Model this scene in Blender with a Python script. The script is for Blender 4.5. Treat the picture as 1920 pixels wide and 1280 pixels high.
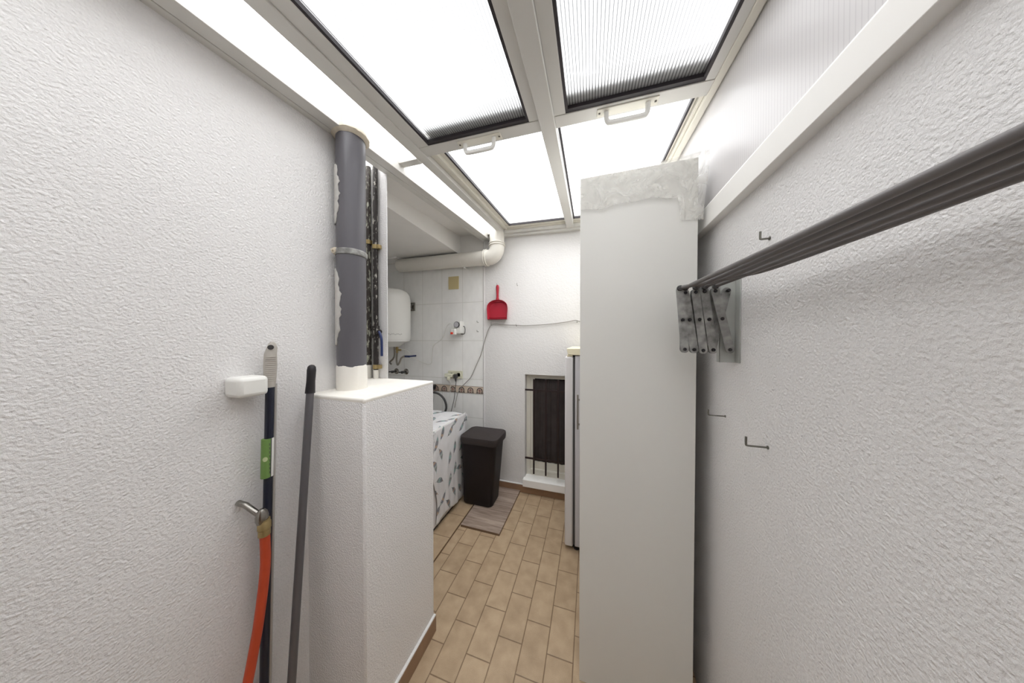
import bpy, bmesh, math, random
from mathutils import Vector, Matrix
random.seed(7)
for o in list(bpy.data.objects): bpy.data.objects.remove(o, do_unlink=True)
S = bpy.context.scene
COL = S.collection

# ------------------------------------------------------------------ camera, sky, exposure
cam_d = bpy.data.cameras.new('camera'); cam = bpy.data.objects.new('camera', cam_d); COL.objects.link(cam)
cam.location = (0, 0, 1.5)
cam.rotation_euler = (math.radians(90 - 0.49), 0, math.radians(17.325))
cam_d.sensor_width = 36; cam_d.sensor_fit = 'HORIZONTAL'; cam_d.lens = 468 / 1920 * 36
cam_d.clip_start = 0.02; cam_d.clip_end = 60
S.camera = cam
S.view_settings.view_transform = 'Standard'; S.view_settings.look = 'None'
S.view_settings.exposure = 0.0; S.view_settings.gamma = 1; S.view_settings.use_curve_mapping = False
W = bpy.data.worlds.new('overcast_sky'); S.world = W; W.use_nodes = True
# overcast sky: bright at the zenith, dim near the horizon where the courtyard walls stand
bg = W.node_tree.nodes['Background']; bg.inputs[0].default_value = (.978, .99, 1.0, 1)
_t = W.node_tree.nodes.new('ShaderNodeTexCoord'); _s = W.node_tree.nodes.new('ShaderNodeSeparateXYZ'); _r = W.node_tree.nodes.new('ShaderNodeMapRange')
W.node_tree.links.new(_t.outputs['Generated'], _s.inputs[0]); W.node_tree.links.new(_s.outputs[2], _r.inputs[0]); W.node_tree.links.new(_r.outputs[0], bg.inputs[1])
_r.inputs[1].default_value = .3; _r.inputs[2].default_value = 1.0; _r.inputs[3].default_value = 1.15; _r.inputs[4].default_value = 12.4

# ------------------------------------------------------------------ materials
def newmat(name):
    m = bpy.data.materials.new(name); m.use_nodes = True
    nt = m.node_tree; b = nt.nodes['Principled BSDF']
    return m, nt, b
def srgb(r, g, b):
    f = lambda c: (c/255/12.92) if c <= 10 else ((c/255+0.055)/1.055)**2.4
    return (f(r), f(g), f(b), 1)
def plain(name, rgb, rough=.5, metal=0, spec=.5, var=0.0, vscale=8):
    m, nt, b = newmat(name)
    b.inputs['Roughness'].default_value = rough; b.inputs['Metallic'].default_value = metal
    b.inputs['Specular IOR Level'].default_value = spec
    c = srgb(*rgb)
    if var:
        n = nt.nodes.new('ShaderNodeTexNoise'); n.inputs['Scale'].default_value = vscale; n.inputs['Detail'].default_value = 5
        g = nt.nodes.new('ShaderNodeNewGeometry'); nt.links.new(g.outputs['Position'], n.inputs['Vector'])
        r = nt.nodes.new('ShaderNodeValToRGB')
        r.color_ramp.elements[0].position = .3; r.color_ramp.elements[1].position = .7
        r.color_ramp.elements[0].color = tuple(max(0, x*(1-var)) for x in c[:3]) + (1,)
        r.color_ramp.elements[1].color = tuple(min(1, x*(1+var)) for x in c[:3]) + (1,)
        nt.links.new(n.outputs[0], r.inputs[0]); nt.links.new(r.outputs[0], b.inputs['Base Color'])
    else:
        b.inputs['Base Color'].default_value = c
    return m
def N(nt, t, **kw):
    n = nt.nodes.new(t)
    for k, v in kw.items(): setattr(n, k, v)
    return n
def mth(nt, op, a, b=None, c=None):
    n = N(nt, 'ShaderNodeMath', operation=op)
    for i, v in enumerate((a, b, c)):
        if v is None: continue
        if isinstance(v, (int, float)): n.inputs[i].default_value = v
        else: nt.links.new(v, n.inputs[i])
    return n.outputs[0]
def pos(nt):
    g = N(nt, 'ShaderNodeNewGeometry'); s = N(nt, 'ShaderNodeSeparateXYZ'); nt.links.new(g.outputs['Position'], s.inputs[0])
    return g.outputs['Position'], s.outputs[0], s.outputs[1], s.outputs[2]
def bump(nt, b, h, strength, dist, prev=None):
    bp = N(nt, 'ShaderNodeBump'); bp.inputs['Strength'].default_value = strength; bp.inputs['Distance'].default_value = dist
    nt.links.new(h, bp.inputs['Height'])
    if prev is not None: nt.links.new(prev, bp.inputs['Normal'])
    nt.links.new(bp.outputs[0], b.inputs['Normal']); return bp.outputs[0]
def stucco(name, rgb, scale=95, strength=.55, dist=.006):
    m, nt, b = newmat(name)
    P, x, y, z = pos(nt)
    n = N(nt, 'ShaderNodeTexNoise'); n.inputs['Scale'].default_value = scale; n.inputs['Detail'].default_value = 3; n.inputs['Roughness'].default_value = .55
    nt.links.new(P, n.inputs['Vector'])
    v = N(nt, 'ShaderNodeTexVoronoi', feature='SMOOTH_F1'); v.inputs['Scale'].default_value = scale*1.1
    nt.links.new(P, v.inputs['Vector'])
    h = mth(nt, 'SUBTRACT', n.outputs[0], mth(nt, 'MULTIPLY', v.outputs['Distance'], .35))
    bump(nt, b, h, strength, dist)
    n2 = N(nt, 'ShaderNodeTexNoise'); n2.inputs['Scale'].default_value = 2.2; n2.inputs['Detail'].default_value = 4
    nt.links.new(P, n2.inputs['Vector'])
    r = N(nt, 'ShaderNodeValToRGB'); c = srgb(*rgb)
    r.color_ramp.elements[0].position = .3; r.color_ramp.elements[1].position = .7
    r.color_ramp.elements[0].color = tuple(k*.95 for k in c[:3])+(1,); r.color_ramp.elements[1].color = c
    nt.links.new(n2.outputs[0], r.inputs[0]); nt.links.new(r.outputs[0], b.inputs['Base Color'])
    b.inputs['Roughness'].default_value = .62; b.inputs['Specular IOR Level'].default_value = .35
    return m
M = {}
M['stucco'] = stucco('sprayed_white_stucco', (241, 239, 238), 165, .7, .0045)
M['stucco_fine'] = stucco('painted_white_plaster', (229, 227, 225), 75, .4, .005)
M['smooth'] = plain('smooth_white_paint', (247, 245, 241), .6, var=.03, vscale=3)
M['cement'] = stucco('painted_plinth_top', (236, 232, 224), 25, .3, .004)
M['alu'] = plain('white_lacquered_aluminium', (216, 214, 209), .38, var=.02, vscale=5)
M['alu2'] = plain('cream_white_aluminium', (226, 222, 210), .35)
M['alu_dark'] = plain('dark_groove', (90, 86, 80), .6)
M['gasket'] = plain('black_rubber_gasket', (42, 36, 40), .55)
M['cupboard'] = plain('white_laminate', (228, 227, 222), .42, var=.012, vscale=1.5)
M['fridge'] = plain('fridge_enamel', (222, 219, 219), .3)
M['fridge_side'] = plain('fridge_side_steel', (205, 203, 206), .35)
M['cream'] = plain('cream_plastic', (238, 229, 200), .4)
M['pvc'] = plain('cream_white_pvc', (236, 232, 223), .38)
M['enamel'] = plain('white_enamel', (242, 241, 236), .28)
M['white'] = plain('white_plastic', (236, 235, 230), .35)
M['chrome'] = plain('worn_chrome', (150, 146, 140), .25, 1)
M['steel'] = plain('galvanised_wire', (128, 126, 118), .4, .8)
M['blue'] = plain('blue_plastic', (28, 44, 92), .4)
M['red'] = plain('red_plastic', (176, 34, 54), .38)
M['bin'] = plain('dark_brown_plastic', (31, 23, 24), .5, spec=.3)
M['lid'] = plain('dark_brown_lid_plastic', (48, 40, 39), .6)
M['iron'] = plain('dark_brown_iron_paint', (38, 22, 22), .45)
M['black'] = plain('black_plastic', (24, 20, 25), .45)
M['dgrey'] = plain('dark_grey_rubber', (70, 68, 68), .6)
M['gpole'] = plain('grey_metal_tube', (106, 104, 107), .38, .35)
M['rail'] = plain('grey_plastic_coated_tube', (112, 108, 108), .45)
M['grip'] = plain('light_grey_plastic', (178, 172, 164), .5)
M['navy'] = plain('navy_tube', (22, 26, 44), .3)
M['green'] = plain('green_paper_label', (112, 146, 78), .55)
M['orange'] = plain('orange_rubber_hose', (196, 74, 40), .5, var=.08, vscale=20)
M['cable'] = plain('grey_cable', (150, 146, 138), .5)
M['dcable'] = plain('dark_grey_cable', (86, 84, 84), .5)
M['wcable'] = plain('white_cable', (232, 230, 224), .5)
M['brass'] = plain('tarnished_brass', (170, 150, 105), .4, .7)
M['beige'] = plain('beige_cover_plastic', (202, 186, 140), .5)
M['ivory'] = plain('ivory_plastic', (220, 218, 196), .45)
M['grey_flex'] = plain('braided_steel_hose', (140, 134, 124), .35, .8, var=.3, vscale=150)
M['skirt'] = plain('brown_glazed_skirting', (150, 118, 92), .35, var=.12, vscale=9)
M['caulk'] = plain('cream_caulk', (208, 198, 180), .7, var=.06, vscale=60)
M['smear'] = plain('grey_white_plaster_smear', (190, 187, 182), .7, var=.08, vscale=50)
M['print'] = plain('dark_grey_print', (80, 78, 76), .5)

def mat_patchy(name, base, over, scale, thr, rough=.6, stretch=(1, 1, 1), bumpd=.001, base_metal=0):
    m, nt, b = newmat(name); P, x, y, z = pos(nt)
    mp = N(nt, 'ShaderNodeMapping'); mp.inputs['Scale'].default_value = stretch; nt.links.new(P, mp.inputs['Vector'])
    n = N(nt, 'ShaderNodeTexNoise'); n.inputs['Scale'].default_value = scale; n.inputs['Detail'].default_value = 6; n.inputs['Roughness'].default_value = .65
    nt.links.new(mp.outputs[0], n.inputs['Vector'])
    r = N(nt, 'ShaderNodeValToRGB'); r.color_ramp.elements[0].position = thr; r.color_ramp.elements[1].position = thr+.03
    r.color_ramp.elements[0].color = srgb(*base); r.color_ramp.elements[1].color = srgb(*over)
    nt.links.new(n.outputs[0], r.inputs[0]); nt.links.new(r.outputs[0], b.inputs['Base Color'])
    b.inputs['Roughness'].default_value = rough; b.inputs['Metallic'].default_value = base_metal
    bump(nt, b, n.outputs[0], .3, bumpd); return m
M['rustpipe'] = mat_patchy('chipped_black_pipe', (34, 27, 24), (190, 186, 176), 85, .575, .6, (1, 1, .35))
M['rustpipe2'] = mat_patchy('chipped_green_brown_pipe', (50, 42, 36), (172, 172, 156), 80, .54, .6, (1, 1, .3))
M['pipegrey'] = mat_patchy('dark_grey_pvc_drain', (94, 92, 97), (205, 203, 200), 14, .72, .42, (1, 1, .5), .0003)
M['zinc'] = plain('clean_zinc_plate', (186, 188, 184), .35, .3, var=.06, vscale=12)
M['galv'] = plain('stained_galvanised_steel', (142, 141, 138), .42, .3, var=.5, vscale=38)

# twin-wall polycarbonate: ribs every 10.5 mm, clear enough for daylight, milky enough to blur
def polycarb(name, axis, rib=.42, clear=.45, tint=.93, pitch=.0105, duty=.2, soft=True):
    m = bpy.data.materials.new(name); m.use_nodes = True; nt = m.node_tree; nt.nodes.clear()
    out = N(nt, 'ShaderNodeOutputMaterial'); P, x, y, z = pos(nt)
    a = (x, y, z)[axis]
    f = mth(nt, 'FRACT', mth(nt, 'DIVIDE', mth(nt, 'ADD', a, 10), pitch))
    tri = mth(nt, 'ABSOLUTE', mth(nt, 'SUBTRACT', f, .5))
    r = N(nt, 'ShaderNodeValToRGB'); r.color_ramp.elements[0].position = .5-duty; r.color_ramp.elements[1].position = .5-duty*.3
    r.color_ramp.elements[0].color = (tint, tint, tint, 1); r.color_ramp.elements[1].color = (rib, rib, rib*1.01, 1)
    nt.links.new(tri, r.inputs[0])
    t = N(nt, 'ShaderNodeBsdfTransparent'); d = N(nt, 'ShaderNodeBsdfTranslucent'); nt.links.new(r.outputs[0], t.inputs[0]); nt.links.new(r.outputs[0], d.inputs[0])
    mx = N(nt, 'ShaderNodeMixShader'); mx.inputs[0].default_value = clear
    nt.links.new(d.outputs[0], mx.inputs[1]); nt.links.new(t.outputs[0], mx.inputs[2])
    df = N(nt, 'ShaderNodeBsdfDiffuse'); df.inputs[0].default_value = (.8, .8, .8, 1)
    m2 = N(nt, 'ShaderNodeMixShader'); m2.inputs[0].default_value = .1
    nt.links.new(mx.outputs[0], m2.inputs[1]); nt.links.new(df.outputs[0], m2.inputs[2]); nt.links.new(m2.outputs[0], out.inputs[0])
    return m
M['poly_sash'] = polycarb('ribbed_polycarbonate', 0, .19, .55, duty=.28)
M['poly_fix'] = polycarb('milky_polycarbonate', 1, .86, .85, duty=.15)
def polywall():
    m, nt, b = newmat('white_ribbed_wall_sheet'); P, x, y, z = pos(nt)
    f = mth(nt, 'FRACT', mth(nt, 'DIVIDE', mth(nt, 'ADD', y, 10), .0105))
    tri = mth(nt, 'ABSOLUTE', mth(nt, 'SUBTRACT', f, .5))
    r = N(nt, 'ShaderNodeValToRGB'); r.color_ramp.elements[0].position = .36; r.color_ramp.elements[1].position = .48
    r.color_ramp.elements[0].color = srgb(216, 213, 213); r.color_ramp.elements[1].color = srgb(203, 199, 200)
    nt.links.new(tri, r.inputs[0]); nt.links.new(r.outputs[0], b.inputs['Base Color'])
    b.inputs['Roughness'].default_value = .35; bump(nt, b, tri, .15, .0006); return m
M['poly_wall'] = polywall()

def floor_mat(name, ox=-.0705, oy=1.175, w=.1225, l=.2275, mono=False):
    m, nt, b = newmat(name); P, x, y, z = pos(nt)
    u = mth(nt, 'DIVIDE', mth(nt, 'SUBTRACT', x, ox-50*w), w); ui = mth(nt, 'FLOOR', u); uf = mth(nt, 'FRACT', u)
    odd = mth(nt, 'MODULO', ui, 2)
    v = mth(nt, 'DIVIDE', mth(nt, 'SUBTRACT', y, oy-50*l), l)
    if not mono: v = mth(nt, 'ADD', v, mth(nt, 'MULTIPLY', mth(nt, 'SUBTRACT', 1.0, odd), .5))
    vi = mth(nt, 'FLOOR', v); vf = mth(nt, 'FRACT', v)
    du = mth(nt, 'MULTIPLY', mth(nt, 'SUBTRACT', .5, mth(nt, 'ABSOLUTE', mth(nt, 'SUBTRACT', uf, .5))), w)
    dv = mth(nt, 'MULTIPLY', mth(nt, 'SUBTRACT', .5, mth(nt, 'ABSOLUTE', mth(nt, 'SUBTRACT', vf, .5))), l)
    nw = N(nt, 'ShaderNodeTexNoise'); nw.inputs['Scale'].default_value = 40; nt.links.new(P, nw.inputs['Vector'])
    d = mth(nt, 'ADD', mth(nt, 'MINIMUM', du, dv), mth(nt, 'MULTIPLY', mth(nt, 'SUBTRACT', nw.outputs[0], .5), .0012))
    wn = N(nt, 'ShaderNodeTexWhiteNoise', noise_dimensions='2D'); cb = N(nt, 'ShaderNodeCombineXYZ')
    nt.links.new(ui, cb.inputs[0]); nt.links.new(vi, cb.inputs[1]); nt.links.new(cb.outputs[0], wn.inputs['Vector'])
    n1 = N(nt, 'ShaderNodeTexNoise'); n1.inputs['Scale'].default_value = 14; n1.inputs['Detail'].default_value = 6; nt.links.new(P, n1.inputs['Vector'])
    n2 = N(nt, 'ShaderNodeTexNoise'); n2.inputs['Scale'].default_value = 380; n2.inputs['Detail'].default_value = 2; nt.links.new(P, n2.inputs['Vector'])
    t = mth(nt, 'ADD', mth(nt, 'ADD', mth(nt, 'MULTIPLY', wn.outputs[0], .15), mth(nt, 'MULTIPLY', n1.outputs[0], .9)), mth(nt, 'MULTIPLY', mth(nt, 'SUBTRACT', n2.outputs[0], .5), .55))
    r = N(nt, 'ShaderNodeValToRGB'); e = r.color_ramp.elements
    e[0].position = .2; e[0].color = srgb(160, 137, 110); e[1].position = .85; e[1].color = srgb(194, 171, 141)
    nt.links.new(t, r.inputs[0])
    g = N(nt, 'ShaderNodeValToRGB'); g.color_ramp.elements[0].position = .0012; g.color_ramp.elements[1].position = .0028
    nt.links.new(d, g.inputs[0])
    mx = N(nt, 'ShaderNodeMix', data_type='RGBA'); mx.inputs[6].default_value = srgb(108, 84, 62)
    nt.links.new(g.outputs[0], mx.inputs[0]); nt.links.new(r.outputs[0], mx.inputs[7]); nt.links.new(mx.outputs[2], b.inputs['Base Color'])
    b.inputs['Roughness'].default_value = .42; b.inputs['Specular IOR Level'].default_value = .35
    bump(nt, b, mth(nt, 'ADD', mth(nt, 'MULTIPLY', g.outputs[0], 1), mth(nt, 'MULTIPLY', n1.outputs[0], .15)), .5, .0015)
    return m
M['floor'] = floor_mat('beige_stoneware_tiles')
M['step'] = floor_mat('beige_step_tiles', ox=-.997, w=.25, oy=1.4, l=.235, mono=True)

def walltile():
    m, nt, b = newmat('pale_grey_wall_tiles'); P, x, y, z = pos(nt)
    uf = mth(nt, 'FRACT', mth(nt, 'DIVIDE', mth(nt, 'ADD', x, 1.037+25), .25))
    vf = mth(nt, 'FRACT', mth(nt, 'DIVIDE', mth(nt, 'SUBTRACT', z, 1.082-.4035*20), .4035))
    du = mth(nt, 'MULTIPLY', mth(nt, 'SUBTRACT', .5, mth(nt, 'ABSOLUTE', mth(nt, 'SUBTRACT', uf, .5))), .25)
    dv = mth(nt, 'MULTIPLY', mth(nt, 'SUBTRACT', .5, mth(nt, 'ABSOLUTE', mth(nt, 'SUBTRACT', vf, .5))), .4035)
    dh = mth(nt, 'MULTIPLY', dv, .75)
    d = mth(nt, 'MINIMUM', du, dh)
    g = N(nt, 'ShaderNodeValToRGB'); g.color_ramp.elements[0].position = .0004; g.color_ramp.elements[1].position = .0018; nt.links.new(d, g.inputs[0])
    mp = N(nt, 'ShaderNodeMapping'); mp.inputs['Scale'].default_value = (1, 1, .5); nt.links.new(P, mp.inputs[0])
    n = N(nt, 'ShaderNodeTexNoise'); n.inputs['Scale'].default_value = 22; n.inputs['Detail'].default_value = 5; nt.links.new(mp.outputs[0], n.inputs['Vector'])
    r = N(nt, 'ShaderNodeValToRGB'); r.color_ramp.elements[0].position = .3; r.color_ramp.elements[0].color = srgb(244, 243, 240); r.color_ramp.elements[1].position = .7; r.color_ramp.elements[1].color = srgb(250, 249, 246)
    nt.links.new(n.outputs[0], r.inputs[0])
    mx = N(nt, 'ShaderNodeMix', data_type='RGBA'); mx.inputs[6].default_value = srgb(222, 220, 214)
    nt.links.new(g.outputs[0], mx.inputs[0]); nt.links.new(r.outputs[0], mx.inputs[7]); nt.links.new(mx.outputs[2], b.inputs['Base Color'])
    b.inputs['Roughness'].default_value = .3; bump(nt, b, g.outputs[0], .3, .001); return m
M['tile'] = walltile()

def frieze():      # repeating palmette border: dark omega arches with rose scrolls on cream, brown lines above and below
    m, nt, b = newmat('palmette_border_tiles'); P, x, y, z = pos(nt)
    p = .105
    u = mth(nt, 'MULTIPLY', mth(nt, 'SUBTRACT', mth(nt, 'FRACT', mth(nt, 'DIVIDE', mth(nt, 'ADD', x, 1.037+21), p)), .5), p)
    v = mth(nt, 'SUBTRACT', z, .962)
    au = mth(nt, 'ABSOLUTE', u)
    def dist(cu, cv, U=None):
        a = mth(nt, 'SUBTRACT', U if U is not None else u, cu); c = mth(nt, 'SUBTRACT', v, cv)
        return mth(nt, 'SQRT', mth(nt, 'ADD', mth(nt, 'MULTIPLY', a, a), mth(nt, 'MULTIPLY', c, c)))
    def ring(d, R, w): return mth(nt, 'LESS_THAN', mth(nt, 'ABSOLUTE', mth(nt, 'SUBTRACT', d, R)), w)
    d0 = dist(0, 0)
    arch = mth(nt, 'MULTIPLY', ring(d0, .029, .0045), mth(nt, 'GREATER_THAN', v, -.018))
    feet = ring(dist(.030, -.019, au), .006, .0028)
    scr = ring(dist(.0105, .004, au), .007, .0024)
    stem = mth(nt, 'MULTIPLY', mth(nt, 'LESS_THAN', au, .0028), mth(nt, 'MULTIPLY', mth(nt, 'LESS_THAN', v, .012), mth(nt, 'GREATER_THAN', v, -.024)))
    leaf = ring(dist(.011, -.019, au), .0065, .0022)
    dot = mth(nt, 'LESS_THAN', dist(0, .016), .005)
    dk = mth(nt, 'MAXIMUM', mth(nt, 'MAXIMUM', arch, feet), leaf)
    rs = mth(nt, 'MAXIMUM', mth(nt, 'MAXIMUM', scr, stem), dot)
    ln = mth(nt, 'GREATER_THAN', mth(nt, 'ABSOLUTE', mth(nt, 'SUBTRACT', z, .971)), .0345)
    def mix(f, A, B):
        k = N(nt, 'ShaderNodeMix', data_type='RGBA'); nt.links.new(f, k.inputs[0])
        for i, q in ((6, A), (7, B)):
            if isinstance(q, tuple): k.inputs[i].default_value = q
            else: nt.links.new(q, k.inputs[i])
        return k.outputs[2]
    c = mix(rs, srgb(214, 198, 180), srgb(124, 74, 74)); c = mix(dk, c, srgb(52, 38, 38)); c = mix(ln, c, srgb(96, 66, 56))
    nt.links.new(c, b.inputs['Base Color']); b.inputs['Roughness'].default_value = .3; return m
M['frieze'] = frieze()

def wood():
    m, nt, b = newmat('greyed_oak_laminate'); P, x, y, z = pos(nt)
    mp = N(nt, 'ShaderNodeMapping'); mp.inputs['Scale'].default_value = (2.2, 26, 10); nt.links.new(P, mp.inputs[0])
    n = N(nt, 'ShaderNodeTexNoise'); n.inputs['Scale'].default_value = 1.6; n.inputs['Detail'].default_value = 7; n.inputs['Distortion'].default_value = .8; nt.links.new(mp.outputs[0], n.inputs['Vector'])
    mp2 = N(nt, 'ShaderNodeMapping'); mp2.inputs['Scale'].default_value = (12, 160, 10); nt.links.new(P, mp2.inputs[0])
    n2 = N(nt, 'ShaderNodeTexNoise'); n2.inputs['Scale'].default_value = 2; n2.inputs['Detail'].default_value = 4; nt.links.new(mp2.outputs[0], n2.inputs['Vector'])
    t = mth(nt, 'ADD', mth(nt, 'MULTIPLY', n.outputs[0], .7), mth(nt, 'MULTIPLY', n2.outputs[0], .3))
    r = N(nt, 'ShaderNodeValToRGB'); e = r.color_ramp.elements
    e[0].position = .34; e[0].color = srgb(122, 104, 92); e[1].position = .66; e[1].color = srgb(178, 160, 146)
    nt.links.new(t, r.inputs[0]); nt.links.new(r.outputs[0], b.inputs['Base Color']); b.inputs['Roughness'].default_value = .5; return m
M['wood'] = wood(); M['woodedge'] = plain('brown_board_edge', (122, 98, 78), .6)

def feathers(name, a1, a2):     # white cloth printed with scattered feathers
    m, nt, b = newmat(name); P, x, y, z = pos(nt); ax = (x, y, z)
    cb = N(nt, 'ShaderNodeCombineXYZ'); nt.links.new(ax[a1], cb.inputs[0]); nt.links.new(ax[a2], cb.inputs[1])
    def layer(off):
        v = N(nt, 'ShaderNodeTexVoronoi', voronoi_dimensions='2D'); v.inputs['Scale'].default_value = 5.2; v.inputs['Randomness'].default_value = .3
        of = N(nt, 'ShaderNodeVectorMath', operation='ADD'); of.inputs[1].default_value = off; nt.links.new(cb.outputs[0], of.inputs[0]); nt.links.new(of.outputs[0], v.inputs['Vector'])
        sv = N(nt, 'ShaderNodeVectorMath', operation='SUBTRACT'); nt.links.new(of.outputs[0], sv.inputs[0]); nt.links.new(v.outputs['Position'], sv.inputs[1])
        sc = N(nt, 'ShaderNodeSeparateXYZ'); nt.links.new(v.outputs['Color'], sc.inputs[0])
        rot = N(nt, 'ShaderNodeVectorRotate', rotation_type='Z_AXIS'); nt.links.new(sv.outputs[0], rot.inputs['Vector'])
        nt.links.new(mth(nt, 'MULTIPLY', mth(nt, 'SUBTRACT', sc.outputs[0], .5), 2.4), rot.inputs['Angle'])
        s2 = N(nt, 'ShaderNodeSeparateXYZ'); nt.links.new(rot.outputs[0], s2.inputs[0]); U, V = s2.outputs[0], s2.outputs[1]
        Uc = mth(nt, 'ADD', U, mth(nt, 'MULTIPLY', mth(nt, 'MULTIPLY', V, V), 3))
        wv = mth(nt, 'MULTIPLY', mth(nt, 'SUBTRACT', 1, mth(nt, 'POWER', mth(nt, 'ABSOLUTE', mth(nt, 'DIVIDE', V, .055)), 2.2)), .0195)
        inside = mth(nt, 'LESS_THAN', mth(nt, 'ABSOLUTE', Uc), wv)
        barb = mth(nt, 'FRACT', mth(nt, 'MULTIPLY', mth(nt, 'SUBTRACT', V, mth(nt, 'MULTIPLY', mth(nt, 'ABSOLUTE', Uc), .9)), 95))
        strip = mth(nt, 'LESS_THAN', barb, .68)
        quill = mth(nt, 'MULTIPLY', mth(nt, 'LESS_THAN', mth(nt, 'ABSOLUTE', Uc), .0011), mth(nt, 'LESS_THAN', mth(nt, 'ABSOLUTE', V), .066))
        mask = mth(nt, 'MAXIMUM', mth(nt, 'MULTIPLY', inside, strip), quill)
        h = mth(nt, 'FRACT', mth(nt, 'ADD', mth(nt, 'MULTIPLY', V, 7), mth(nt, 'MULTIPLY', sc.outputs[1], 3)))
        r = N(nt, 'ShaderNodeValToRGB'); r.color_ramp.interpolation = 'CONSTANT'; e = r.color_ramp.elements
        e[0].position = 0; e[0].color = srgb(44, 50, 66); e[1].position = .25; e[1].color = srgb(92, 140, 136)
        for p_, c_ in ((.45, (80, 84, 84)), (.62, (150, 168, 160)), (.75, (40, 52, 84)), (.88, (168, 128, 84))):
            q = e.new(p_); q.color = srgb(*c_)
        nt.links.new(h, r.inputs[0])
        return mask, r.outputs[0]
    ma, ca = layer((0.03, 0.02, 0)); mb_, cb_ = layer((.112, .078, 0))
    mc = N(nt, 'ShaderNodeMix', data_type='RGBA'); nt.links.new(ma, mc.inputs[0]); nt.links.new(cb_, mc.inputs[6]); nt.links.new(ca, mc.inputs[7])
    mask = mth(nt, 'MAXIMUM', ma, mb_)
    mx = N(nt, 'ShaderNodeMix', data_type='RGBA'); mx.inputs[6].default_value = srgb(232, 231, 232)
    nt.links.new(mask, mx.inputs[0]); nt.links.new(mc.outputs[2], mx.inputs[7]); nt.links.new(mx.outputs[2], b.inputs['Base Color'])
    n = N(nt, 'ShaderNodeTexNoise'); n.inputs['Scale'].default_value = 9; n.inputs['Detail'].default_value = 2; nt.links.new(P, n.inputs['Vector'])
    bump(nt, b, n.outputs[0], .5, .02); b.inputs['Roughness'].default_value = .55; return m
M['feather_front'] = feathers('feather_print_cloth', 1, 2); M['feather_top'] = feathers('feather_print_cloth_top', 1, 0)

def film():
    m, nt, b = newmat('crinkled_clear_film'); P, x, y, z = pos(nt)
    b.inputs['Base Color'].default_value = srgb(244, 242, 236); b.inputs['Roughness'].default_value = .3
    n = N(nt, 'ShaderNodeTexNoise'); n.inputs['Scale'].default_value = 17; n.inputs['Detail'].default_value = 8; n.inputs['Distortion'].default_value = .8; nt.links.new(P, n.inputs['Vector'])
    bump(nt, b, n.outputs[0], .08, .004)
    r = N(nt, 'ShaderNodeValToRGB'); r.color_ramp.elements[0].position = .42; r.color_ramp.elements[1].position = .62
    r.color_ramp.elements[0].color = (.14, .14, .14, 1); r.color_ramp.elements[1].color = (.34, .34, .34, 1)
    nt.links.new(n.outputs[0], r.inputs[0]); nt.links.new(r.outputs[0], b.inputs['Alpha']); return m
M['film'] = film()
def pane():
    m, nt, b = newmat('dark_window_glass'); P, x, y, z = pos(nt)
    b.inputs['Roughness'].default_value = .08; b.inputs['Base Color'].default_value = srgb(34, 30, 30); return m
M['pane'] = pane()
def shutterm():
    m, nt, b = newmat('dark_pleated_cloth'); P, x, y, z = pos(nt)
    w = mth(nt, 'SINE', mth(nt, 'MULTIPLY', x, 180)); n = N(nt, 'ShaderNodeTexNoise'); n.inputs['Scale'].default_value = 12; nt.links.new(P, n.inputs['Vector'])
    r = N(nt, 'ShaderNodeValToRGB'); r.color_ramp.elements[0].color = srgb(40, 32, 32); r.color_ramp.elements[1].color = srgb(70, 62, 60)
    nt.links.new(n.outputs[0], r.inputs[0]); nt.links.new(r.outputs[0], b.inputs['Base Color']); bump(nt, b, w, .5, .004); b.inputs['Roughness'].default_value = .7; return m
M['curtain'] = shutterm()

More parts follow.
